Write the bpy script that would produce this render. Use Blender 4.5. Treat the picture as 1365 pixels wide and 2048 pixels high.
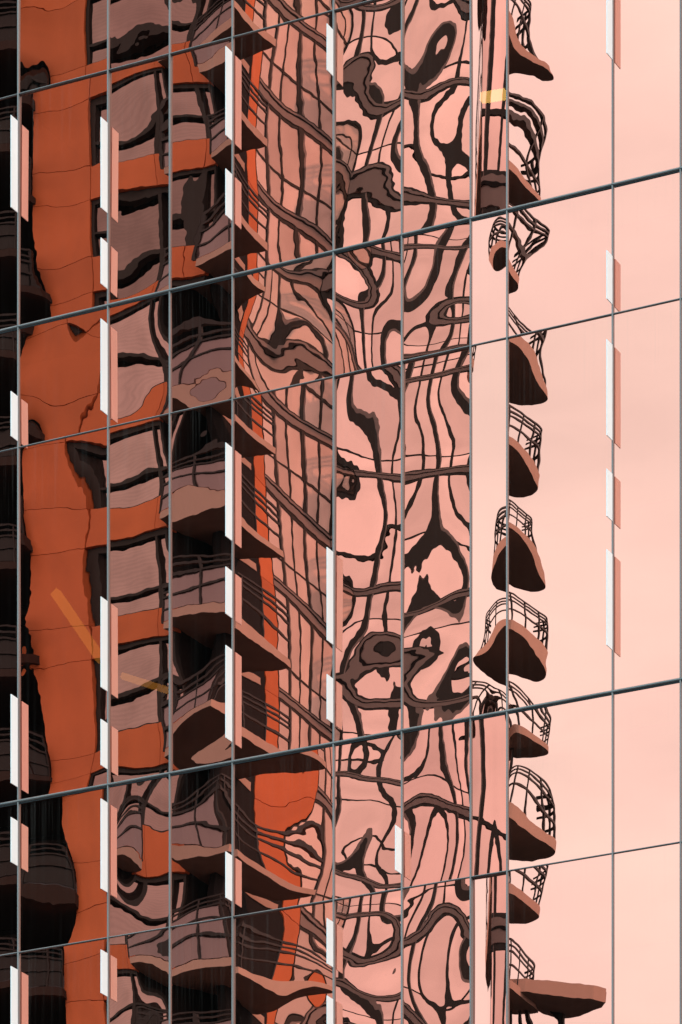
import bpy, math, random
import numpy as np
from mathutils import Vector

for o in list(bpy.data.objects):
    bpy.data.objects.remove(o)
scene = bpy.context.scene
COL = scene.collection

# ------------------------------------------------------------------ camera
F = 9000.0            # focal length in photo pixels (1365 x 2048)
CX, HOR = 683.0, 4811.0
YAW = math.atan2(9000.0, 18053.0)
EYE = 1.65
D0 = 36.0             # distance along the view axis to the facade
CAMX, CAMY = 0.0, -D0 * math.cos(YAW)
cd = bpy.data.cameras.new('camera')
cam = bpy.data.objects.new('camera', cd)
COL.objects.link(cam)
cd.sensor_fit = 'VERTICAL'
cd.sensor_height = 24.0
cd.lens = F / 2048 * 24.0
cd.shift_y = (HOR - 1024) / 2048
cd.clip_start = 0.5
cd.clip_end = 6000
cam.location = (CAMX, CAMY, EYE)
cam.rotation_euler = (math.pi / 2, 0, YAW)
scene.camera = cam

# ------------------------------------------------------------------ sky, sun, exposure
SUN_EL, SUN_AZ = math.radians(44), math.radians(-28)     # azimuth measured from +X towards +Y
sdir = Vector((math.cos(SUN_EL) * math.cos(SUN_AZ), math.cos(SUN_EL) * math.sin(SUN_AZ), math.sin(SUN_EL)))
w = bpy.data.worlds.new('World')
scene.world = w
w.use_nodes = True
wn, wl = w.node_tree.nodes, w.node_tree.links
wn.clear()
sky = wn.new('ShaderNodeTexSky')
sky.sky_type = 'NISHITA'
sky.sun_disc = False
sky.sun_elevation = SUN_EL
sky.sun_rotation = math.pi / 2 - SUN_AZ
sky.air_density = 1.0
sky.dust_density = 2.0
tc = wn.new('ShaderNodeTexCoord')
mp = wn.new('ShaderNodeMapping')
mp.inputs['Scale'].default_value = (1.0, 1.0, 2.6)
nz = wn.new('ShaderNodeTexNoise')
nz.inputs['Scale'].default_value = 7.0
nz.inputs['Detail'].default_value = 5
nz.inputs['Roughness'].default_value = 0.55
rp = wn.new('ShaderNodeMapRange')
rp.inputs[1].default_value = 0.3
rp.inputs[2].default_value = 0.72
rp.inputs[3].default_value = 0.72
rp.inputs[4].default_value = 1.0
mx = wn.new('ShaderNodeMix')
mx.data_type = 'RGBA'
mx.inputs[7].default_value = (20.0, 31.6, 36.2, 1)         # bright thin veil of high cloud
bg = wn.new('ShaderNodeBackground')
bg.inputs['Strength'].default_value = 0.1
wo = wn.new('ShaderNodeOutputWorld')
wl.new(tc.outputs['Generated'], mp.inputs['Vector'])
wl.new(mp.outputs[0], nz.inputs['Vector'])
wl.new(nz.outputs[0], rp.inputs[0])
wl.new(rp.outputs[0], mx.inputs[0])
wl.new(sky.outputs[0], mx.inputs[6])
wl.new(mx.outputs[2], bg.inputs[0])
wl.new(bg.outputs[0], wo.inputs[0])

sl = bpy.data.lights.new('sun', 'SUN')
sl.energy = 3.1
sl.angle = math.radians(0.6)
sl.color = (1.0, 0.89, 0.74)
so = bpy.data.objects.new('sun', sl)
COL.objects.link(so)
so.rotation_euler = sdir.to_track_quat('Z', 'Y').to_euler()
so.location = sdir * 300

vs = scene.view_settings
vs.view_transform = 'Standard'
vs.look = 'None'
vs.exposure = -0.33
vs.gamma = 1.0
scene.render.engine = 'CYCLES'
scene.cycles.max_bounces = 10
scene.cycles.glossy_bounces = 8
scene.cycles.transparent_max_bounces = 12

# ------------------------------------------------------------------ picture <-> place
CV, SV = math.cos(YAW), math.sin(YAW)
def plane_x(px, yv):
    """X on the plane Y = yv (behind the glass, before mirroring) seen at photo column px"""
    k = (px - CX) / F
    ry = yv - CAMY
    # u = X*CV + ry*SV ; d = -X*SV + ry*CV ; u = k d
    return ry * (k * CV - SV) / (CV + k * SV)
def plane_y(px, x):
    k = (px - CX) / F
    ry = x * (CV + k * SV) / (k * CV - SV)
    return ry + CAMY
def at(px, d):
    u = (px - CX) / F * d
    return (u * CV - d * SV, u * SV + d * CV + CAMY)
def depth(x, y):
    return -x * SV + (y - CAMY) * CV
def zat(py, d):
    return EYE + (HOR - py) / F * d

# ------------------------------------------------------------------ materials
def mat(name, rgb, rough=0.6, metal=0.0, spec=0.5, var=0.0, vscale=3.0, bump=0.0, bscale=30.0, streak=False):
    m = bpy.data.materials.new(name)
    m.use_nodes = True
    n, l = m.node_tree.nodes, m.node_tree.links
    b = n['Principled BSDF']
    b.inputs['Base Color'].default_value = (*rgb, 1)
    b.inputs['Roughness'].default_value = rough
    b.inputs['Metallic'].default_value = metal
    b.inputs['Specular IOR Level'].default_value = spec
    if var or bump:
        t = n.new('ShaderNodeTexCoord')
        mpn = n.new('ShaderNodeMapping')
        if streak:
            mpn.inputs['Scale'].default_value = (1, 1, 0.12)
        l.new(t.outputs['Object'], mpn.inputs['Vector'])
        no = n.new('ShaderNodeTexNoise')
        no.inputs['Scale'].default_value = vscale
        no.inputs['Detail'].default_value = 6
        l.new(mpn.outputs[0], no.inputs['Vector'])
        if var:
            r = n.new('ShaderNodeMapRange')
            r.inputs[1].default_value = 0.3
            r.inputs[2].default_value = 0.7
            r.inputs[3].default_value = 1 - var
            r.inputs[4].default_value = 1 + var
            l.new(no.outputs[0], r.inputs[0])
            mu = n.new('ShaderNodeMix')
            mu.data_type = 'RGBA'
            mu.blend_type = 'MULTIPLY'
            mu.inputs[0].default_value = 1
            mu.inputs[6].default_value = (*rgb, 1)
            l.new(r.outputs[0], mu.inputs[7])
            l.new(mu.outputs[2], b.inputs['Base Color'])
        if bump:
            no2 = n.new('ShaderNodeTexNoise')
            no2.inputs['Scale'].default_value = bscale
            l.new(t.outputs['Object'], no2.inputs['Vector'])
            bp = n.new('ShaderNodeBump')
            bp.inputs['Strength'].default_value = bump
            bp.inputs['Distance'].default_value = 0.01
            l.new(no2.outputs[0], bp.inputs['Height'])
            l.new(bp.outputs[0], b.inputs['Normal'])
    return m

def pane_tone(m, lo, hi):
    n, l = m.node_tree.nodes, m.node_tree.links
    b = n['Principled BSDF']
    oi = n.new('ShaderNodeObjectInfo')
    r = n.new('ShaderNodeMapRange')
    r.inputs[3].default_value = lo
    r.inputs[4].default_value = hi
    l.new(oi.outputs['Random'], r.inputs[0])
    mu = n.new('ShaderNodeMix')
    mu.data_type = 'RGBA'
    mu.blend_type = 'MULTIPLY'
    mu.inputs[0].default_value = 1
    if b.inputs['Base Color'].links:
        l.new(b.inputs['Base Color'].links[0].from_socket, mu.inputs[6])
    else:
        mu.inputs[6].default_value = b.inputs['Base Color'].default_value
    l.new(r.outputs[0], mu.inputs[7])
    l.new(mu.outputs[2], b.inputs['Base Color'])

def copper_glass():
    m = bpy.data.materials.new('copper_glass')
    m.use_nodes = True
    n, l = m.node_tree.nodes, m.node_tree.links
    n.clear()
    out = n.new('ShaderNodeOutputMaterial')
    gl = n.new('ShaderNodeBsdfGlossy')
    gl.inputs['Color'].default_value = (0.80, 0.31, 0.225, 1)
    gl.inputs['Roughness'].default_value = 0.0
    oi = n.new('ShaderNodeObjectInfo')           # coating tint drifts a little from sheet to sheet
    mc = n.new('ShaderNodeMix')
    mc.data_type = 'RGBA'
    mc.inputs[6].default_value = (0.80, 0.300, 0.222, 1)
    mc.inputs[7].default_value = (0.80, 0.325, 0.236, 1)
    l.new(oi.outputs['Random'], mc.inputs[0])
    l.new(mc.outputs[2], gl.inputs['Color'])
    tr = n.new('ShaderNodeBsdfTransparent')
    tr.inputs['Color'].default_value = (0.9, 0.62, 0.4, 1)
    mxs = n.new('ShaderNodeMixShader')
    mxs.inputs[0].default_value = 0.94
    l.new(tr.outputs[0], mxs.inputs[1])
    l.new(gl.outputs[0], mxs.inputs[2])
    # dust and rain streaks: thin, patchy, strongest under the ledges
    t = n.new('ShaderNodeTexCoord')
    mpn = n.new('ShaderNodeMapping')
    mpn.inputs['Scale'].default_value = (45, 45, 0.7)
    l.new(t.outputs['Object'], mpn.inputs['Vector'])
    no = n.new('ShaderNodeTexNoise')
    no.inputs['Scale'].default_value = 1.0
    no.inputs['Detail'].default_value = 5
    l.new(mpn.outputs[0], no.inputs['Vector'])
    r = n.new('ShaderNodeMapRange')
    r.inputs[1].default_value = 0.52
    r.inputs[2].default_value = 0.85
    r.inputs[3].default_value = 0.0
    r.inputs[4].default_value = 1.0
    l.new(no.outputs[0], r.inputs[0])
    uv = n.new('ShaderNodeUVMap')
    sx = n.new('ShaderNodeSeparateXYZ')
    l.new(uv.outputs[0], sx.inputs[0])
    top = n.new('ShaderNodeMapRange')       # uv.y = metres below the top edge of the pane
    top.inputs[1].default_value = 0.0
    top.inputs[2].default_value = 0.9
    top.inputs[3].default_value = 0.055
    top.inputs[4].default_value = 0.012
    l.new(sx.outputs[1], top.inputs[0])
    mu = n.new('ShaderNodeMath')
    mu.operation = 'MULTIPLY'
    l.new(r.outputs[0], mu.inputs[0])
    l.new(top.outputs[0], mu.inputs[1])
    sp = n.new('ShaderNodeTexNoise')
    sp.inputs['Scale'].default_value = 55
    sp.inputs['Detail'].default_value = 2
    l.new(t.outputs['Object'], sp.inputs['Vector'])
    spr = n.new('ShaderNodeMapRange')
    spr.inputs[1].default_value = 0.775
    spr.inputs[2].default_value = 0.80
    spr.inputs[3].default_value = 0.002
    spr.inputs[4].default_value = 0.16
    l.new(sp.outputs[0], spr.inputs[0])
    ad = n.new('ShaderNodeMath')
    ad.operation = 'ADD'
    l.new(mu.outputs[0], ad.inputs[0])
    l.new(spr.outputs[0], ad.inputs[1])
    df = n.new('ShaderNodeBsdfDiffuse')
    df.inputs['Color'].default_value = (0.45, 0.38, 0.34, 1)
    mx2 = n.new('ShaderNodeMixShader')
    l.new(ad.outputs[0], mx2.inputs[0])
    l.new(mxs.outputs[0], mx2.inputs[1])
    l.new(df.outputs[0], mx2.inputs[2])
    l.new(mx2.outputs[0], out.inputs['Surface'])
    return m

M = {
    'glass': copper_glass(),
    'frame': mat('anodised_grey', (0.18, 0.166, 0.16), 0.42, 0.35, 0.5, 0.15, 4.0, 0.06, 60, True),
    'gasket': mat('black_gasket', (0.012, 0.012, 0.013), 0.7),
    'fin': mat('white_fin', (0.73, 0.72, 0.71), 0.5, 0, 0.4, 0.04, 6.0, 0, 0, True),
    'interior': mat('dark_interior', (0.02, 0.018, 0.016), 0.9, 0, 0.1),
    'orange': mat('orange_panel', (0.63, 0.165, 0.054), 0.55, 0, 0.3, 0.11, 0.9),
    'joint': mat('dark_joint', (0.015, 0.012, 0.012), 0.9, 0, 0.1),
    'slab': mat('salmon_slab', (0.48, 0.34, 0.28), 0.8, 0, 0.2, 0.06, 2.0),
    'soffit': mat('shade_tinted_soffit', (0.15, 0.125, 0.11), 0.8, 0, 0.2, 0.1, 2.0),  # underside shadow put into the colour, darker than the slab edge
    'rail': mat('dark_rail', (0.018, 0.014, 0.014), 0.5, 0, 0.3),
    'railglass': mat('smoked_rail_glass', (0.22, 0.165, 0.17), 0.08, 0.5, 0.5),
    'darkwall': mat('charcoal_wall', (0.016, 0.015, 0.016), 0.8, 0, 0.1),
    'shadeslab': mat('shade_tinted_slab', (0.042, 0.027, 0.023), 0.8, 0, 0.2),  # left balcony slab: the shadow on it is painted in as darker colour
    'shadeglass': mat('shade_tinted_rail_glass', (0.012, 0.010, 0.010), 0.3, 0.2, 0.3),  # left balcony glass, blackened in colour to stand for the same shadow
    'mullion': mat('umber_mullion', (0.022, 0.018, 0.016), 0.6, 0, 0.3),
    'band': mat('brown_band', (0.24, 0.195, 0.185), 0.7, 0, 0.3, 0.05, 2.0),
    'frontglass': mat('front_window_glass', (0.40, 0.285, 0.265), 0.03, 1.0, 0.5, 0.22, 0.7),
    'sideglass': mat('side_window_glass', (0.85, 0.61, 0.57), 0.02, 1.0, 0.5, 0.13, 0.8),
    'curtain': mat('curtained_window_glass', (0.85, 0.66, 0.60), 0.3, 0.0, 0.4, 0.10, 0.9),
    'darkglass': mat('dark_window_glass', (0.04, 0.04, 0.045), 0.05, 0.8, 0.5),
    'asphalt': mat('asphalt', (0.05, 0.05, 0.052), 0.9, 0, 0.2, 0.2, 0.5),
}

pane_tone(M['frontglass'], 0.5, 1.1)
def slats(m, period, amt):
    n, l = m.node_tree.nodes, m.node_tree.links
    b = n['Principled BSDF']
    src = b.inputs['Base Color'].links[0].from_socket
    t = n.new('ShaderNodeTexCoord')
    sx = n.new('ShaderNodeSeparateXYZ')
    l.new(t.outputs['Object'], sx.inputs[0])
    a = n.new('ShaderNodeMath')
    a.operation = 'MULTIPLY'
    a.inputs[1].default_value = 2 * math.pi / period
    l.new(sx.outputs[2], a.inputs[0])
    si = n.new('ShaderNodeMath')
    si.operation = 'SINE'
    l.new(a.outputs[0], si.inputs[0])
    r = n.new('ShaderNodeMapRange')
    r.inputs[1].default_value = -1
    r.inputs[3].default_value = 1 - amt
    r.inputs[4].default_value = 1 + amt
    l.new(si.outputs[0], r.inputs[0])
    mu = n.new('ShaderNodeMix')
    mu.data_type = 'RGBA'
    mu.blend_type = 'MULTIPLY'
    mu.inputs[0].default_value = 1
    l.new(src, mu.inputs[6])
    l.new(r.outputs[0], mu.inputs[7])
    l.new(mu.outputs[2], b.inputs['Base Color'])
slats(M['frontglass'], 0.075, 0.05)
pane_tone(M['sideglass'], 0.78, 1.05)
pane_tone(M['curtain'], 0.72, 1.05)
pane_tone(M['orange'], 0.88, 1.08)
pane_tone(M['slab'], 0.9, 1.08)

# ------------------------------------------------------------------ mesh helpers
class MB:
    def __init__(s):
        s.v, s.f, s.m = [], [], []
    def prism(s, pts, z0, z1, mi=0, mbot=None, mtop=None):
        """vertical prism over a plan polygon"""
        n, b = len(pts), len(s.v)
        s.v += [(p[0], p[1], z0) for p in pts] + [(p[0], p[1], z1) for p in pts]
        s.f.append(tuple(b + i for i in reversed(range(n))))
        s.m.append(mi if mbot is None else mbot)
        s.f.append(tuple(b + n + i for i in range(n)))
        s.m.append(mi if mtop is None else mtop)
        for i in range(n):
            j = (i + 1) % n
            s.f.append((b + i, b + j, b + n + j, b + n + i))
            s.m.append(mi)
        return s
    def box(s, x0, x1, y0, y1, z0, z1, mi=0):
        return s.prism([(x0, y0), (x1, y0), (x1, y1), (x0, y1)], z0, z1, mi)
    def bar(s, a, b, wd, ht, mi=0):
        """horizontal or upright bar between 3-D points with a square section"""
        a, b = Vector(a), Vector(b)
        t = (b - a).normalized()
        up = Vector((0, 0, 1)) if abs(t.z) < 0.9 else Vector((1, 0, 0))
        sd = t.cross(up).normalized() * wd / 2
        up = sd.cross(t).normalized() * ht / 2
        k = len(s.v)
        for p in (a, b):
            s.v += [tuple(p + sd + up), tuple(p - sd + up), tuple(p - sd - up), tuple(p + sd - up)]
        s.f += [(k, k + 1, k + 2, k + 3), (k + 7, k + 6, k + 5, k + 4)]
        for i in range(4):
            j = (i + 1) % 4
            s.f.append((k + i, k + 4 + i, k + 4 + j, k + j))
        s.m += [mi] * 6
        return s
    def mesh(s, name, mats, mirror=False):
        me = bpy.data.meshes.new(name)
        vv = [(x, -y, z) for x, y, z in s.v] if mirror else s.v
        me.from_pydata(vv, [], s.f)
        for q in (mats if isinstance(mats, (list, tuple)) else [mats]):
            me.materials.append(M[q])
        for p, i in zip(me.polygons, s.m):
            p.material_index = i
        import bmesh
        bm = bmesh.new()
        bm.from_mesh(me)
        bmesh.ops.recalc_face_normals(bm, faces=bm.faces)
        bm.to_mesh(me)
        bm.free()
        return me

def link(name, me, parent=None, loc=(0, 0, 0)):
    o = bpy.data.objects.new(name, me)
    COL.objects.link(o)
    o.location = loc
    o.parent = parent
    return o
def thing(name, label, cat, loc=(0, 0, 0), group=None):
    o = bpy.data.objects.new(name, None)
    COL.objects.link(o)
    o.location = loc
    o['label'] = label
    o['category'] = cat
    if group:
        o['group'] = group
    return o

# ------------------------------------------------------------------ ground
g = link('ground', MB().box(-3000, 3000, -3000, 3000, -0.5, 0).mesh('ground', 'asphalt'))
g['kind'] = 'structure'

# ------------------------------------------------------------------ office facade grid
MULL = [-320, -140, 38.5, 218, 341.5, 467, 669, 805.5, 943, 1016, 1227, 1363, 1500, 1640]
MX = [plane_x(p, 0) for p in MULL]
def zmean(pts):
    return sum(zat(y, depth(plane_x(x, 0), 0)) for x, y in pts) / len(pts)
T_thin0 = zmean([(38, 205), (218, 145), (341, 104), (467, 63), (668, 17)])
T_thick1 = zmean([(37, 663), (218, 611), (465, 541), (668, 498), (943, 435.6), (1014, 420.6), (1226, 374.7), (1363, 346)])
T_thin2 = zmean([(38, 905), (218, 857), (341, 825), (467, 793), (669, 747), (806, 720), (943, 689), (1016, 676.5), (1227, 633), (1363, 603)])
T_thick3 = zmean([(37, 1608), (218, 1569), (468, 1520), (669, 1483), (805, 1459), (943, 1435), (1227, 1387.5), (1363, 1364.6)])
T_thin4 = zmean([(38, 1908.5), (219, 1872), (342, 1851), (468, 1827), (669, 1796), (806, 1776), (944, 1756), (1016, 1746), (1227, 1713), (1363, 1690)])
ROWS = [(T_thin0 + 2.9, 1), (T_thin0 + 1.95, 0), (T_thin0, 0), (T_thick1, 1), (T_thin2, 0), (T_thick3, 1), (T_thin4, 0), (T_thin4 - 2.8, 1)]
ROWS = ROWS[1:]
print('ROWS', ROWS)

office = thing('office_building', 'copper mirrored glass curtain wall with grey mullions and white fins', 'building')
MW = 0.0072      # half width of a mullion
for i, x in enumerate(MX):
    mb = MB()
    zt, zb = ROWS[0][0], ROWS[-1][0]
    mb.prism([(x - MW, 0.06), (x + MW, 0.06), (x + MW, -0.012), (x + MW * 0.6, -0.018), (x - MW * 0.6, -0.018), (x - MW, -0.012)], zb, zt)
    link('mullion', mb.mesh('mullion', 'frame'), office)
for z, thick in ROWS:
    for i in range(len(MX) - 1):
        x0, x1 = MX[i] + MW + 0.0005, MX[i + 1] - MW - 0.0005
        mb = MB()
        hh = 0.013 if thick else 0.0065
        dp = 0.022 if thick else 0.013
        # half-round nose built from a few facets, running along X
        prof = [(0.06, -hh), (-0.004, -hh), (-dp * 0.7, -hh * 0.75), (-dp, -hh * 0.25), (-dp, hh * 0.3), (-dp * 0.65, hh * 0.8), (-0.004, hh), (0.06, hh)]
        n = len(prof)
        if thick:   # the nose runs over the mullions
            x0, x1 = MX[i] + 0.0006, MX[i + 1] - 0.0006
        b = len(mb.v)
        mb.v += [(x0, p, z + q) for p, q in prof] + [(x1, p, z + q) for p, q in prof]
        mb.f += [tuple(range(n)), tuple(range(2 * n - 1, n - 1, -1))]
        mb.f += [(k, (k + 1) % n, n + (k + 1) % n, n + k) for k in range(n)]
        mb.m += [0] * (n + 2)
        if thick:   # sealant drip line below the nose
            mb.box(x0 + 0.012, x1 - 0.012, -0.006, 0.0, z - hh - 0.009, z - hh - 0.0005, 1)
        o = link('transom', mb.mesh('transom', ['frame', 'gasket']), office)

# ------------------------------------------------------------------ how each pane is bent
# Toughened panes are never flat.  Every pane is a real, slightly buckled sheet (a few millimetres):
# a smooth fit through slopes read off the photograph plus roller waves and fine ripple.
# rows are keyed (column, row): photo point -> point of the undistorted reflection shown there
FIT = {
 (2, 0): [(45,40,88,-65),(170,40,186,-70),(170,140,186,30),(105,180,74,70),(50,165,62,60)],
 (2, 1): [(62,215,72,110),(68,300,72,200),(70,400,72,310),(75,500,72,425),(85,565,72,490),(106,625,72,545),
          (176,205,186,100),(180,338,186,236),(181,404,186,304),(183,500,186,425),(190,592,186,515)],
 (2, 2): [(46,672,72,735),(42,740,76,800),(62,848,72,915),(92,885,72,940),(132,650,186,720),(160,680,186,750),(200,712,186,785),
          (203,765,186,850),(174,848,186,905),(180,866,186,922),(90,780,110,850)],
 (2, 3): [(45,905,72,960),(47,965,72,1020),(53,1020,72,1080),(63,1105,72,1155),(68,1200,72,1235),(70,1262,72,1293),(74,1332,72,1363),(88,1400,72,1405),
          (100,1480,72,1465),(107,1545,72,1530),(132,915,186,960),(155,965,186,1010),(174,1015,186,1062),(176,1097,186,1136),(175,1200,186,1225),
          (180,1254,186,1272),(182,1322,186,1346),(184,1400,186,1400),(187,1512,186,1486)],
 (2, 4): [(131,1625,72,1610),(136,1700,72,1680),(150,1724,72,1706),(156,1817,72,1780),(152,1860,72,1815),(203,1632,186,1612),(212,1724,188,1690),(216,1815,188,1765)],
 (2, 5): [(131,1925,72,1912),(132,2000,72,1985),(207,1905,186,1896),(208,2005,186,1974)],
 (3, 0): [(280,62,280,-52),(235,70,232,-42),(320,55,312,-58),(280,110,280,-40)],
 (3, 1): [(280,165,275,120),(260,265,262,160),(300,262,310,155),(240,325,240,212),(312,312,322,196),(240,388,240,285),(318,375,322,268),(262,508,260,370),
          (305,450,322,325),(270,585,270,398)],
 (3, 2): [(280,610,275,712),(240,715,240,790),(290,728,285,790),(335,715,335,770),(240,775,240,830),(285,800,285,833),(335,775,335,815),(280,850,280,872)],
 (3, 3): [(270,862,262,925),(315,862,330,915),(270,945,268,1000),(330,940,335,985),(230,1015,230,1054),(330,995,332,1032),(230,1084,230,1128),(330,1052,335,1103),
          (240,1230,240,1260),(335,1212,338,1240),(240,1294,240,1334),(335,1274,338,1314),(240,1467,240,1470),(335,1432,338,1450),(300,1535,290,1530)],
 (3, 4): [(240,1690,390,1690),(273,1700,347,1690),(300,1655,310,1666),(336,1668,285,1670),(300,1748,315,1742),(335,1740,290,1742),(230,1600,280,1610),(320,1600,300,1590),(290,1840,310,1830)],
 (3, 5): [(230,1900,270,1915),(262,1905,346,1900),(262,1940,344,1946),(333,1935,395,1912),(240,1990,255,2000),(310,2000,335,2010)],
 (4, 0): [(360,40,320,-60),(400,60,344,-40),(440,40,400,-40)],
 (4, 1): [(346,160,300,50),(380,200,320,110),(346,282,300,196),(400,268,325,188),(436,270,347,185),(346,348,300,270),(400,337,325,262),(434,335,347,258),(420,480,346,400),(380,480,320,395),(460,300,420,215),(462,480,410,400)],
 (4, 2): [(400,570,400,690),(400,650,402,752),(400,708,405,800),(350,655,370,760),(460,640,445,742),(348,790,385,862),(463,785,440,830),(405,800,408,830)],
 (4, 3): [(400,858,402,958),(350,930,355,985),(460,900,455,960),(348,992,352,1062),(400,968,402,1048),(458,992,460,1034),(400,1110,402,1176),(345,1108,350,1186),(460,1115,460,1166),
          (345,1208,350,1274),(400,1208,402,1262),(460,1218,460,1248),(400,1350,402,1390),(346,1338,350,1400),(346,1448,350,1486),(402,1512,402,1476),(402,1545,402,1506),(460,1475,460,1460)],
 (4, 4): [(400,1572,400,1605),(346,1640,350,1650),(460,1635,458,1620),(346,1690,350,1698),(385,1683,385,1690),(425,1702,425,1683),(462,1694,462,1675),(400,1790,400,1800)],
 (4, 5): [(346,1932,350,1910),(400,1907,400,1898),(462,1915,462,1887),(400,2020,400,2020)],
 (5, 0): [(490,30,500,5),(560,20,600,0),(640,10,650,-10)],
 (5, 1): [(478,213,478,190),(478,425,476,402),(505,240,518,222),(537,268,570,255),(505,450,520,432),(527,478,566,462),(537,190,570,180),(600,100,616,84),(600,205,616,188),(600,300,616,283),(600,410,616,392),(640,130,649,112),(640,300,649,281),(640,440,649,422),(668,285,669,264),(668,486,669,465)],
 (5, 2): [(475,665,474,800),(505,702,556,835),(560,600,606,720),(620,620,640,738),(660,600,667,705),(560,710,600,835),(620,720,640,838),(475,770,478,890),(660,730,666,838)],
 (5, 3): [(475,832,474,822),(555,893,570,888),(475,1030,474,1030),(575,1112,572,1105),(472,1241,472,1244),(592,1335,572,1318),(497,1452,476,1458),(525,1068,522,1064),(532,1290,520,1280),(560,1020,570,1016),(610,930,622,936),(640,1000,648,1008),(665,1046,669,1056),(620,1150,624,1158),(640,1200,645,1208),(665,1243,668,1254),(625,1380,612,1380),(650,1330,648,1336),(665,1454,666,1460)],
 (5, 4): [(475,1702,474,1674),(560,1750,518,1702),(640,1777,570,1728),(655,1690,573,1652),(475,1605,474,1590),(505,1600,508,1588),(570,1600,524,1590),(640,1600,541,1600),(640,1540,542,1545),(510,1540,510,1535),(575,1545,525,1540),(663,1600,600,1610),(600,1665,545,1645)],
 (5, 5): [(475,1938,474,1890),(565,1945,518,1910),(665,1978,566,1935),(500,1832,480,1806),(580,1885,520,1840),(660,1935,568,1860),(600,2030,560,2000)],
 (6, 0): [(740,5,745,-90)],
 (6, 1): [(700,160,700,66),(740,158,745,72),(800,195,802,82),(690,372,690,266),(800,410,800,281),(720,100,720,18),(785,250,752,150)],
 (6, 3): [(740,790,740,735),(690,940,690,862),(800,958,800,880),(740,1085,740,1018),(740,1135,740,1070),(690,1140,690,1065),(800,1165,800,1078),(690,1305,690,1262),(800,1360,800,1278),(770,1020,752,960)],
 (6, 5): [(690,1868,690,1860),(800,1928,800,1876),(740,1990,748,1950)],
 (7, 0): [(870,10,845,-90)], (7, 2): [(870,600,838,560),(930,560,900,520),(930,680,895,640)], (6, 2): [(740,600,735,540)], (6, 4): [(740,1650,738,1600)],
 (7, 1): [(830,180,820,86),(930,205,900,97),(830,330,820,235),(930,360,900,247),(830,395,820,290),(930,430,900,302)],
 (7, 3): [(830,958,815,880),(930,962,895,893),(830,910,815,832),(830,1195,815,1081),(930,1180,895,1091),(830,1350,815,1280),(930,1400,895,1293),(870,790,840,730)],
 (7, 4): [(830,1660,815,1678),(920,1610,885,1686),(930,1720,890,1740)],
 (7, 5): [(830,1800,815,1820),(935,1868,895,1878),(870,1985,848,2030),(870,2038,848,2080)],
 (8, 2): [(950,480,1118,480),(1010,440,1060,400),(950,620,1140,620),(1010,620,1125,600),(990,540,1096,545)],
 (8, 3): [(980,740,1155,740),(980,900,1145,900),(1012,960,1110,960),(960,1060,1145,1060),(1013,1080,1052,1062),(990,1115,1100,1115),(1010,1150,1062,1104),
          (950,1220,1150,1220),(1014,1230,1020,1234),(964,1300,1100,1310),(1012,1330,1050,1300),(985,1410,985,1400)],
 (9, 1): [(1020,20,1045,40),(1060,20,1101,60),(1030,150,1075,160),(1085,390,1102,300),(1022,300,1050,230),(1150,200,1160,200)],
 (9, 2): [(1080,640,1110,600),(1030,470,1060,430),(1045,560,1098,510),(1150,540,1160,540)],
 (9, 3): [(1020,670,1030,640),(1080,716,1101,704),(1050,760,1060,712),(1020,882,1028,840),(1080,936,1101,906),(1050,966,1060,914),(1020,1048,1026,1040),(1080,1112,1101,1108),
          (1050,1146,1060,1118),(1020,1232,1012,1230),(1100,1312,1101,1310),(1050,1336,1060,1320),(1160,1000,1160,1000),(1160,1300,1160,1300),(1020,1400,1000,1400)],
 (9, 4): [(1020,1598,1012,1632),(1112,1690,1102,1712),(1100,1560,1099,1606),(1060,1700,1060,1715),(1180,1550,1180,1560),(1020,1450,1000,1440)],
 (9, 5): [(1020,1765,1012,1840),(1085,1822,1103,1910),(1050,1840,1060,1925),(1020,1955,1014,2042),(1077,2000,1102,2100),(1215,1975,1215,2070),(1120,1955,1115,2046),(1180,1800,1180,1895),(1180,2040,1180,2135)],
}
# panes pinched like a rolled strip: (photo column -> column shown), (photo rows -> rows shown)
ROLL = {(8, 0): ([(947, 1140), (958, 1070), (966, 985), (985, 940), (1012, 905)], (-60, 20, 0, 40)),
        (8, 1): ([(947, 1140), (957, 1060), (965, 975), (985, 930), (1012, 880)], (40, 400, 150, 290)),
        (8, 4): ([(947, 972), (958, 950), (975, 915), (990, 900), (1012, 938)], (1440, 1740, 1530, 1650)),
        (8, 5): ([(947, 1140), (972, 1090), (981, 970), (990, 930), (1012, 890)], (1770, 2048, 1850, 1960))}
# buckling left over after the fit, in photo pixels of the reflection
AMP = {0: [0, 2, 3, 7, 8, 8, 26, 26, 4, 6, 2], 1: [0, 3, 2, 7, 6, 3, 30, 34, 4, 4, 2], 2: [0, 8, 4, 7, 8, 26, 58, 58, 12, 5, 2],
       3: [0, 4, 2, 6, 5, 3, 30, 34, 4, 2, 2], 4: [0, 6, 3, 8, 7, 6, 48, 50, 8, 3, 2], 5: [0, 6, 2, 8, 7, 6, 38, 38, 5, 3, 2]}

def show(X0, Z0, hx, hz, dt):
    """photo point of the undistorted reflection that a pane point with slope (hx, hz) shows"""
    P = np.array([X0, 0.0, Z0])
    Cm = np.array([CAMX, CAMY, EYE])
    r = P - Cm
    n = np.array([hx, -1.0, hz])
    n /= np.linalg.norm(n)
    r = r - 2 * r.dot(n) * n
    r[1] = -r[1]                                   # unfold the reflection
    fwd = np.array([-SV, CV, 0.0])
    rt = np.array([CV, SV, 0.0])
    t = (dt - (P - Cm).dot(fwd)) / r.dot(fwd)
    Q = P + r * t - Cm
    d = Q.dot(fwd)
    return np.array([CX + F * Q.dot(rt) / d, HOR - F * Q[2] / d])

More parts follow.
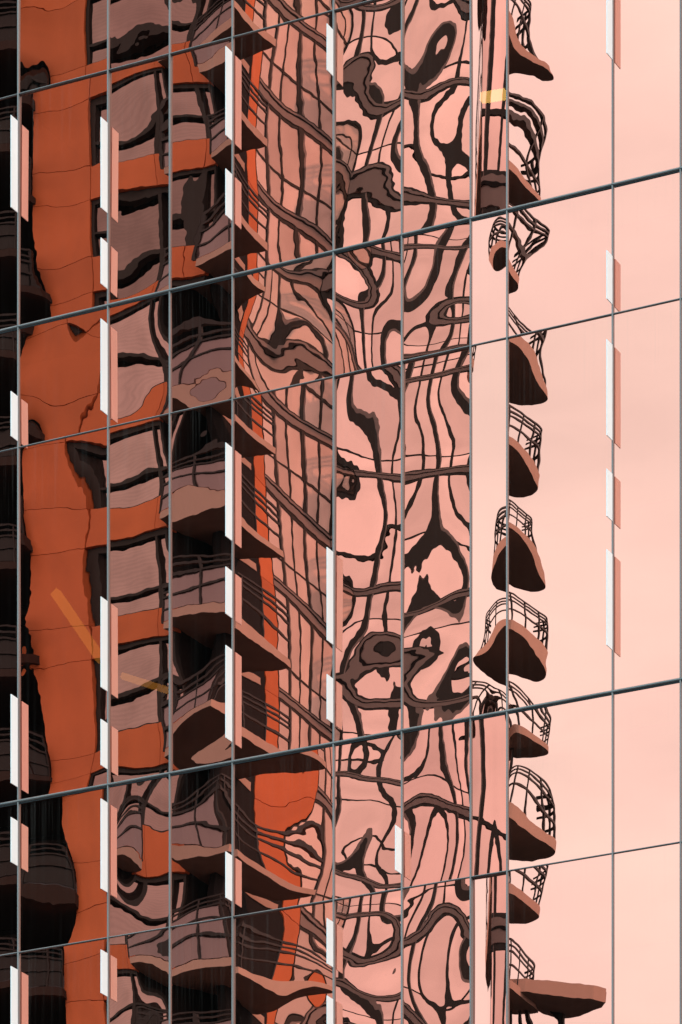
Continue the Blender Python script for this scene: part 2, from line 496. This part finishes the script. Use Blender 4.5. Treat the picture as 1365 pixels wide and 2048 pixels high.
def pane_height(ci, ri, X, Z):
    x0, x1, z0, z1 = X.min(), X.max(), Z.min(), Z.max()
    xm, zm = (x0 + x1) / 2, (z0 + z1) / 2
    rng = np.random.default_rng(3000 + ci * 17 + ri)
    dt = 122.5 if ci <= 5 else 128.0
    e = 1e-4
    b0 = show(xm, zm, 0, 0, dt)
    J = np.stack([(show(xm, zm, e, 0, dt) - b0) / e, (show(xm, zm, 0, e, dt) - b0) / e], 1)
    js = math.sqrt(abs(np.linalg.det(J)))
    H = np.zeros_like(X)
    pts = FIT.get((ci, ri))
    if pts:
        pl = []
        for px, py, qx, qy in pts:
            wx = plane_x(px, 0)
            wz = zat(py, depth(wx, 0))
            g = np.linalg.solve(J, np.array([qx - px, qy - py]))
            pl.append((wx, wz, g[0], g[1]))
        nxg, nzg = max(3, int((x1 - x0) / 0.16) + 2), max(3, int((z1 - z0) / 0.2) + 2)
        gx, gz = np.meshgrid(np.linspace(x0 - .08, x1 + .08, nxg), np.linspace(z0 - .1, z1 + .1, nzg))
        gx, gz = gx.ravel(), gz.ravel()
        sg = 0.36 if ci == 5 and ri < 4 else 0.21
        A, B = [], []
        for wx, wz, a, b in pl:
            dx, dz = wx - gx, wz - gz
            ph = np.exp(-(dx * dx + dz * dz) / (2 * sg * sg))
            A.append(np.concatenate([[1, 0], -dx / sg * ph]))
            B.append(a)
            A.append(np.concatenate([[0, 1], -dz / sg * ph]))
            B.append(b)
        A, B = np.array(A), np.array(B)
        reg = np.eye(A.shape[1]) * (0.15 if ci == 5 and ri < 4 else 0.06)
        reg[0, 0] = reg[1, 1] = 1e-4
        wgt = np.linalg.solve(A.T @ A + reg, A.T @ B)
        H += wgt[0] * (X - xm) + wgt[1] * (Z - zm)
        for k in range(len(gx)):
            H += sg * wgt[2 + k] * np.exp(-((X - gx[k]) ** 2 + (Z - gz[k]) ** 2) / (2 * sg * sg))
    roll = ROLL.get((ci, ri))
    if roll:
        xs = np.array([plane_x(p, 0) for p, q in roll[0]])
        gs = np.array([(q - p) / J[0, 0] for p, q in roll[0]])
        fx = np.linspace(x0, x1, 400)
        gi = np.interp(fx, xs, gs)
        gi = np.convolve(np.pad(gi, 20, mode='edge'), np.ones(41) / 41, mode='valid')
        H += np.interp(X, fx, np.cumsum(gi) * (fx[1] - fx[0]))
        ya, yb, qa, qb = roll[1]
        za, zb = zat(ya, depth(xm, 0)), zat(yb, depth(xm, 0))
        ga, gb = (qa - ya) / J[1, 1], (qb - yb) / J[1, 1]
        c = (gb - ga) / (zb - za)
        H += ga * (Z - za) + 0.5 * c * (Z - za) ** 2
    amp = AMP[min(ri, 5)][min(ci, 10)]
    def waves(lo, hi, a, n, vert):
        out = np.zeros_like(X)
        for _ in range(n):
            lam = rng.uniform(lo, hi) / 250.0          # photo pixels -> metres on the facade
            th = rng.uniform(0, math.pi)
            kx, kz = math.cos(th), math.sin(th) * vert
            nn = math.hypot(kx, kz)
            k = 2 * math.pi / lam
            out += a / math.sqrt(n / 2) / (k * js) * np.sin(k * (kx / nn * (X - xm) + kz / nn * (Z - zm)) + rng.uniform(0, 6.28))
        return out
    vt = 0.55 if ri in (1, 3) and ci in (6, 7) else 0.85
    H += waves(150, 300, amp * 1.2, 5, vt)
    H += waves(70, 130, amp * 0.15, 5, 1.0)
    H += waves(26, 50, 0.7 + min(amp, 40) * 0.006, 6, 1.0)
    H += waves(14, 24, 0.55 + min(amp, 30) * 0.026, 8, 1.6)
    H -= min(0.0, H.min() + 0.002)               # sheets bow inwards, behind the caps
    return H

def make_pane(ci, ri):
    x0, x1 = MX[ci] + 0.002, MX[ci + 1] - 0.002
    z1, z0 = ROWS[ri][0] - 0.002, ROWS[ri + 1][0] + 0.002
    st = 0.012
    nx, nzv = max(4, int((x1 - x0) / st)), max(4, int((z1 - z0) / st))
    X, Z = np.meshgrid(np.linspace(x0, x1, nx + 1), np.linspace(z0, z1, nzv + 1))
    Y = pane_height(ci, ri, X, Z)
    co = np.stack([X, Y, Z], -1).reshape(-1, 3).astype(np.float32)
    idx = np.arange((nx + 1) * (nzv + 1)).reshape(nzv + 1, nx + 1)
    q = np.stack([idx[:-1, :-1], idx[:-1, 1:], idx[1:, 1:], idx[1:, :-1]], -1).reshape(-1, 4).astype(np.int32)
    me = bpy.data.meshes.new('glass_pane')
    me.vertices.add(len(co))
    me.vertices.foreach_set('co', co.ravel())
    me.loops.add(q.size)
    me.loops.foreach_set('vertex_index', q.ravel())
    me.polygons.add(len(q))
    me.polygons.foreach_set('loop_start', np.arange(0, q.size, 4, dtype=np.int32))
    me.polygons.foreach_set('use_smooth', np.ones(len(q), dtype=bool))
    uvl = me.uv_layers.new(name='uv')
    uvs = np.stack([co[:, 0] - x0, z1 - co[:, 2]], -1)[q.ravel()].astype(np.float32)
    uvl.data.foreach_set('uv', uvs.ravel())
    me.materials.append(M['glass'])
    me.update(calc_edges=True)
    me.validate()
    return link('glass_pane', me, office)

for ci in range(len(MX) - 1):
    for ri in range(len(ROWS) - 1):
        make_pane(ci, ri)

# white fins (photo rows of the outer edge, top and bottom)
FINS = {38.5: [(230, 414), (782, 872), (1388, 1566), (1634, 1724), (1932, 2112)],
        218: [(-15, 76), (234, 415), (475, 567), (637, 820), (1193, 1374), (1438, 1530), (1597, 1777), (1899, 1986)],
        467: [(92, 270), (337, 430), (885, 1072), (1133, 1227), (1290, 1475), (1703, 1795)],
        669: [(47, 140), (1094, 1280), (1348, 1438), (1836, 1927), (1991, 2175)],
        805.5: [(1650, 1740)],
        1227: [(-90, 106), (500, 597), (678, 870), (937, 1032), (1098, 1290)]}
FINS[218] = FINS[218][1:]
FD = 0.135
for p, lst in FINS.items():
    x = plane_x(p, 0)
    for a, b in lst:
        xo = x + 0.004
        d = depth(xo, -FD)
        za, zb = zat(a, d), zat(b, d)
        mb = MB().box(xo - 0.003, xo + 0.003, -FD, -0.027, zb, za)
        link('fin', mb.mesh('fin', 'fin'), office)

# dark rooms behind the glass
mb = MB()
mb.box(MX[0], MX[-1], 5.0, 5.2, 0, ROWS[0][0])
link('interior_wall', mb.mesh('interior_wall', 'interior'), office)
for z in (ROWS[0][0], T_thick1, T_thick3, ROWS[-1][0]):
    link('floor_slab', MB().box(MX[0], MX[-1], 0.15, 4.99, z - 0.25, z - 0.01).mesh('floor_slab', 'interior'), office)
for x in (MX[0] - 0.1, MX[-1]):
    link('end_wall', MB().box(x, x + 0.1, 0.0, 5.2, 0, ROWS[0][0]).mesh('end_wall', 'interior'), office)
link('plinth_wall', MB().box(MX[0], MX[-1], 0.0, 0.3, 0, ROWS[-1][0] - 0.3).mesh('plinth_wall', 'frame'), office)

# lit strip lamps on the ceilings behind the glass
def lamp_mat(rgb, st):
    m = bpy.data.materials.new('warm_lamp')
    m.use_nodes = True
    e = m.node_tree.nodes.new('ShaderNodeEmission')
    e.inputs[0].default_value = (*rgb, 1)
    e.inputs[1].default_value = st
    m.node_tree.links.new(e.outputs[0], m.node_tree.nodes['Material Output'].inputs[0])
    return m
M['lamp'] = lamp_mat((1.0, 0.55, 0.12), 3.2)
M['lampyellow'] = lamp_mat((1.0, 0.8, 0.28), 13.0)
M['lampbody'] = mat('lamp_housing', (0.3, 0.3, 0.3), 0.5)
def lamp(pa, pb, yin, wd, label, mm='lamp'):
    xa, xb = plane_x(pa[0], yin), plane_x(pb[0], yin)
    za, zb = zat(pa[1], depth(xa, yin)), zat(pb[1], depth(xb, yin))
    t = thing('strip_lamp', label, 'lamp', (xa, yin, za), 'strip lamps glowing behind the glass')
    mb = MB().bar((0, 0, 0), (xb - xa, 0, zb - za), wd, wd)
    link('tube', mb.mesh('tube', mm), t)
    mb = MB().bar((0, wd * 1.2, wd * .3), (xb - xa, wd * 1.2, zb - za + wd * .3), wd * 1.2, wd * 0.5)
    link('housing', mb.mesh('housing', 'lampbody'), t)
lamp((112, 1185), (204, 1320), 1.2, 0.075, 'slanting orange light strip glowing through the orange column reflection')
lamp((246, 1352), (340, 1382), 1.2, 0.05, 'dim orange light strip glowing right of the tall white fin')
lamp((964, 196), (1012, 188), 1.2, 0.065, 'bright yellow light strip near the top behind the narrow pane', 'lampyellow')

# ------------------------------------------------------------------ apartment tower (mirrored in the glass)
tower = thing('apartment_tower', 'orange panelled apartment tower with curved balconies mirrored in the glass', 'building', (0, 0, 0))
FH = 2.85
ZB = zat(1030, 120.0)                     # a slab top
NF = range(-8, 8)
YF = 74.6                                 # front plane of the orange column
XC, YC = at(470, 120.0)                   # outer corner of the wrapped balcony
XB = XC - 1.3                             # plane of the receding window wall
def X(px, yv=YF):
    return plane_x(px, yv)
x_cl, x_cr = X(72), X(186)
x_wr = X(348)
yB0, yB1, yB2 = 75.6, 78.4, plane_y(669, XB)
C0 = (XB, yB2)
CA, CB = 0.86, 0.5103                     # direction of the angled wall in plan
def Cpt(t, off=0.0):                      # along the angled wall, off = towards the viewer
    return (C0[0] + CA * t + CB * off, C0[1] + CB * t - CA * off)
LC = 4.75

def part(name, mb, mats, z, parent=tower):
    key = id(mb)
    me = part.cache.get(key)
    if me is None:
        me = mb.mesh(name, mats, True)
        part.cache[key] = me
        part.keep.append(mb)
    return link(name, me, parent, (0, 0, z))
part.cache, part.keep = {}, []

def rail_set(path, heights, posts=True, hgt=1.1, sec=0.05):
    mb = MB()
    for h in heights:
        for a, b in zip(path[:-1], path[1:]):
            mb.bar((*a, h), (*b, h), sec, sec)
    return mb
def post_set(pts, hgt):
    mb = MB()
    for p in pts:
        mb.bar((*p, 0.0), (*p, hgt), 0.05, 0.05)
    return mb
def inset(path, k, cen):
    return [(p[0] + (cen[0] - p[0]) * k, p[1] + (cen[1] - p[1]) * k) for p in path]
def glass_set(path, z0, z1):
    mb = MB()
    for a, b in zip(path[:-1], path[1:]):
        dx, dy = b[0] - a[0], b[1] - a[1]
        L = math.hypot(dx, dy)
        nx, ny = -dy / L * 0.008, dx / L * 0.008
        mb.prism([(a[0] + nx, a[1] + ny), (b[0] + nx, b[1] + ny), (b[0] - nx, b[1] - ny), (a[0] - nx, a[1] - ny)], z0, z1)
    return mb
def sub(path, n):
    out = []
    for a, b in zip(path[:-1], path[1:]):
        for i in range(n):
            out.append((a[0] + (b[0] - a[0]) * i / n, a[1] + (b[1] - a[1]) * i / n))
    out.append(path[-1])
    return out
def smooth(path, it=2):
    for _ in range(it):
        q = [path[0]]
        for a, b in zip(path[:-1], path[1:]):
            q += [(a[0] * .75 + b[0] * .25, a[1] * .75 + b[1] * .25), (a[0] * .25 + b[0] * .75, a[1] * .25 + b[1] * .75)]
        q.append(path[-1])
        path = q
    return path

RH = (0.45, 0.80, 0.95, 1.10)
# wrapped corner balcony: front run, corner, receding run to a pointed end, back to the wall
bal_out = smooth([(x_wr + 0.02, YC + 0.25), (x_wr + 0.9, YC - 0.05), (XC - 0.5, YC + 0.02), (XC, YC)], 2) + smooth([(XC, YC), (XC - 0.02, YC + 1.2), (XC + 0.06, YC + 1.95), (XC + 0.1, YC + 2.65)], 2)[1:]
bal_poly = bal_out + [(XB + 0.003, YC + 2.5), (XB + 0.003, 77.4), (x_wr + 0.02, 77.4)]
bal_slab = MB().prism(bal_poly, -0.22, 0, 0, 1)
bal_in = [(p[0] - 0.08, p[1] + 0.08) for p in bal_out]
bal_rail = rail_set(bal_in, RH)
bal_post = post_set([bal_in[i] for i in (0, 7, 13, 17, 21, len(bal_in) - 1)], 1.1)
bal_glass = glass_set([(p[0] - 0.03, p[1] + 0.03) for p in bal_in[:13]], 0.06, 0.8)
# left balcony in the shade
lb_out = smooth([(X(-260, 73.9), 73.9), (X(-60, 73.9), 73.7), (X(20, 73.9), 73.75), (X(66, 74.3), 74.3)], 2)
lb_poly = lb_out + [(x_cl - 0.003, 77.3), (lb_out[0][0], 77.3)]
lb_slab = MB().prism(lb_poly, -0.22, 0)
lb_in = [(p[0] - 0.04, p[1] + 0.07) for p in lb_out]
lb_rail = rail_set(lb_in, RH)
lb_post = post_set([lb_in[i] for i in (3, 8, 11, len(lb_in) - 1)], 1.1)
lb_glass = glass_set([(p[0] - 0.03, p[1] + 0.03) for p in lb_in], 0.06, 0.8)
# end balconies against the sky
e_near = at(1010, 126.6)
e_poly0 = [at(990, 128.4), at(995, 127.3), e_near, at(1045, 127.4), at(1080, 128.6), at(1103, 129.4), at(1098, 129.9), at(1065, 130.15), at(1022, 130.0)]
e_out = smooth(e_poly0[:8], 2)
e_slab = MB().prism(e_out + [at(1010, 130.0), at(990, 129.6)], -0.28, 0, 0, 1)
ecen = at(1035, 128.8)
e_in = inset(e_out[1:-2], 0.06, ecen)
e_rail = rail_set(e_in, RH)
e_post = post_set([e_in[i] for i in range(1, len(e_in), 4)], 1.1)

x_w2 = x_cr + (x_wr - x_cr) * 0.84
def front_window():
    fr, pn = MB(), MB()
    z0, z1 = 0.72, FH - 0.28
    y0, y1 = YF + 0.10, YF + 0.30
    t = 0.07
    xs = [x_cr + 0.02, x_w2, x_wr - 0.02]
    fr.box(xs[0], xs[-1], y0, y1, z0, z0 + t)
    fr.box(xs[0], xs[-1], y0, y1, z1 - t * 2.2, z1)
    for i, x in enumerate(xs):
        wd = (0.14, 0.09, 0.07)[i]
        a, b = (x, x + wd) if i == 0 else ((x - wd, x) if i == 2 else (x - wd / 2, x + wd / 2))
        fr.box(a, b, y0 + 0.002, y1 - 0.002, z0 + t, z1 - t * 2.2)
    zt = z0 + 0.62
    fr.box(xs[0] + 0.14, xs[1] - 0.045, y0 + 0.004, y1 - 0.004, zt, zt + 0.07)
    fr.box(xs[1] + 0.045, xs[2] - 0.07, y0 + 0.004, y1 - 0.004, zt, zt + 0.07)
    pn.box(xs[0] + 0.003, xs[-1] - 0.003, y1 - 0.06, y1 - 0.05, z0 + 0.003, z1 - 0.003)
    return fr, pn
fw_f, fw_p = front_window()
sp_front = [MB().box(x_cr + 0.02, x_w2 - 0.008, YF, YF + 0.28, -0.28 + 0.012, 0.72),
            MB().box(x_w2 + 0.008, x_wr, YF, YF + 0.28, -0.28 + 0.012, 0.72)]
ZC = [(-0.28, 0.72), (0.735, FH - 0.295)]
col_panels = [MB().box(x_cl, x_cr, YF - 0.02, YF + 0.25, a, b - 0.0) for a, b in ZC]
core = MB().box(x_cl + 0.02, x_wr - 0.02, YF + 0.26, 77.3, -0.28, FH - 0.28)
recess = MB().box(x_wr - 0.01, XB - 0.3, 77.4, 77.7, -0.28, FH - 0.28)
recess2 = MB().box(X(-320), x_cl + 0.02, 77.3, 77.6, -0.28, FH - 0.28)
def recess_window(xa, xb, y):
    fr, pn = MB(), MB()
    n = 3
    for i in range(n + 1):
        x = xa + (xb - xa) * i / n
        fr.box(x - 0.04, x + 0.04, y - 0.08, y - 0.002, 0.05, FH - 0.5)
    fr.box(xa, xb, y - 0.07, y - 0.003, FH - 0.5, FH - 0.4)
    pn.box(xa, xb, y - 0.04, y - 0.03, 0.05, FH - 0.5)
    return fr, pn
rw = recess_window(x_wr + 0.15, XB - 0.6, 77.4)
lw = recess_window(X(-300), x_cl - 0.4, 77.3)
# orange cheek of the receding wall
yBd = 77.65
cheek = [MB().box(XB - 0.28, XB, yBd, yB1, -0.28, FH - 0.295)]
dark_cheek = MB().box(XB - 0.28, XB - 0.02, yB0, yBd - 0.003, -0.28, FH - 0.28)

def strip_window(origin, u, nrm, L, bays, sill, fo, wid, bb):
    """glazed bays on a wall from origin along unit u; nrm points to the outside"""
    fr, pns = MB(), []
    def P(t, o):
        return (origin[0] + u[0] * t + nrm[0] * o, origin[1] + u[1] * t + nrm[1] * o)
    def bx(mb, t0, t1, o0, o1, z0, z1):
        mb.prism([P(t0, o0), P(t1, o0), P(t1, o1), P(t0, o1)], z0, z1)
    z0, z1 = bb, FH - 0.26
    for i in range(bays + 1):
        t = L * i / bays
        w2 = wid[i % 2]
        bx(fr, max(0, t - w2), min(L, t + w2), -0.10, fo, z0, z1)
        if i % 2:
            k0 = len(fr.f)
            bx(fr, t + w2, t + w2 + 0.075, -0.10, fo - 0.008, z0, z1)
            fr.m[k0:] = [1] * (len(fr.f) - k0)
    bx(fr, 0, L, -0.098, fo * 0.6, sill, sill + 0.07)
    bx(fr, 0, L, -0.10, fo * 0.5, z1 - 0.09, z1)
    bx(fr, 0, L, -0.10, fo * 0.7, z0, z0 + 0.06)
    for i in range(bays):
        for za, zb in ((z0, sill + 0.03), (sill + 0.04, z1)):
            pn = MB()
            bx(pn, L * i / bays + 0.01, L * (i + 1) / bays - 0.01, -0.02, -0.01, za, zb)
            pns.append(pn)
    bd = MB()
    bx(bd, 0, L, -0.10, fo + 0.01, -0.26, bb)
    ln = MB()
    bx(ln, 0, L, fo + 0.01, fo + 0.025, -0.06, -0.02)
    return fr, pns, bd, ln
wB = strip_window((XB, yB1 + 0.003), (0, 1), (1, 0), yB2 - yB1 - 0.01, 5, 0.85, 0.015, (0.04, 0.075), 0.05)
wC = strip_window(Cpt(0.03), (CA, CB), (CB, -CA), LC, 6, 0.85, 0.03, (0.07, 0.12), 0.06)

for n in NF:
    z = ZB + n * FH
    for p in col_panels:
        part('orange_panel', p, 'orange', z)
    for p in sp_front:
        part('spandrel_panel', p, 'orange', z)
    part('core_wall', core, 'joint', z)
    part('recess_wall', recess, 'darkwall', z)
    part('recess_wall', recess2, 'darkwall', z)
    for f, p, gm in ((fw_f, fw_p, 'frontglass'), (rw[0], rw[1], 'darkglass'), (lw[0], lw[1], 'darkglass'), (wB[0], wB[1], 'curtain'), (wC[0], wC[1], 'sideglass')):
        o = part('window', f, ['mullion', 'band'], z)
        for q in (p if isinstance(p, list) else [p]):
            part('pane', q, gm, 0, o)
    for q in cheek:
        part('orange_panel', q, 'orange', z)
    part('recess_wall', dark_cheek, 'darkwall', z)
    for q in (wB, wC):
        part('spandrel_band', q[2], 'band', z)
        part('joint_line', q[3], 'joint', z)
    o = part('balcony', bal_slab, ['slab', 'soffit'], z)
    part('railing', bal_rail, 'rail', 0, o)
    part('post', bal_post, 'rail', 0, o)
    part('glass_panel', bal_glass, 'railglass', 0, o)
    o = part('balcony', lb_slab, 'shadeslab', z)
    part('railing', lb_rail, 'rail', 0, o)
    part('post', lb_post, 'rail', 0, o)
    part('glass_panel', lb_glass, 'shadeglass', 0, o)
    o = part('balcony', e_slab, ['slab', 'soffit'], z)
    part('railing', e_rail, 'rail', 0, o)
    part('post', e_post, 'rail', 0, o)

zlo, zhi = ZB + NF[0] * FH - 0.28, ZB + (NF[-1] + 1) * FH - 0.28
cend = Cpt(LC + 0.03)
# solid body behind the walls
body = MB().prism([(XB - 0.3, yB0 + 0.02), (XB - 0.11, yB1), (XB - 0.11, yB2 + 0.05), (cend[0] - 0.1, cend[1] + 0.08), (cend[0] - 3.5, cend[1] + 6.5), (X(-320), cend[1] + 6.5), (X(-320), 77.65), (XB - 0.3, 77.72)], zlo, zhi)
link('tower_body', body.mesh('tower_body', 'darkwall', True), tower)
base = MB().prism([(X(-320), 74.8), (XB - 0.05, 74.8), (XB - 0.05, yB2 + 0.05), (cend[0] - 0.05, cend[1]), (cend[0] - 3.5, cend[1] + 6.5), (X(-320), cend[1] + 6.5)], 0, zlo - 0.003)
link('tower_base', base.mesh('tower_base', 'orange', True), tower)
roof = MB().prism([(X(-325), 74.2), (XB + 0.3, 74.2), (XB + 0.3, yB2), (cend[0] + 0.3, cend[1] - 0.3), (cend[0] - 3.3, cend[1] + 6.7), (X(-325), cend[1] + 6.7)], zhi + 0.003, zhi + 0.5)
link('roof', roof.mesh('roof', 'slab', True), tower)

# long terrace canopy low on the far side
can = MB()
can_pts = [at(1000, 127.6), at(1075, 128.0), at(1180, 128.9), at(1214, 129.45), at(1206, 129.9), at(1120, 130.1), at(1000, 130.1)]
zc = zat(2047, 128.0)
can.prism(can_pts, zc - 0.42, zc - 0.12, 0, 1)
can.prism(inset(can_pts, 0.012, at(1090, 129.0)), zc - 0.12, zc, 0)
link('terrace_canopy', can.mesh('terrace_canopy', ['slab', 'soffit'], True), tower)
for p in (1030, 1062, 1082, 1112):
    q = at(p, 129.7)
    link('canopy_post', MB().box(q[0] - 0.06, q[0] + 0.06, q[1] - 0.06, q[1] + 0.06, 0, zc - 0.425).mesh('canopy_post', 'mullion', True), tower)
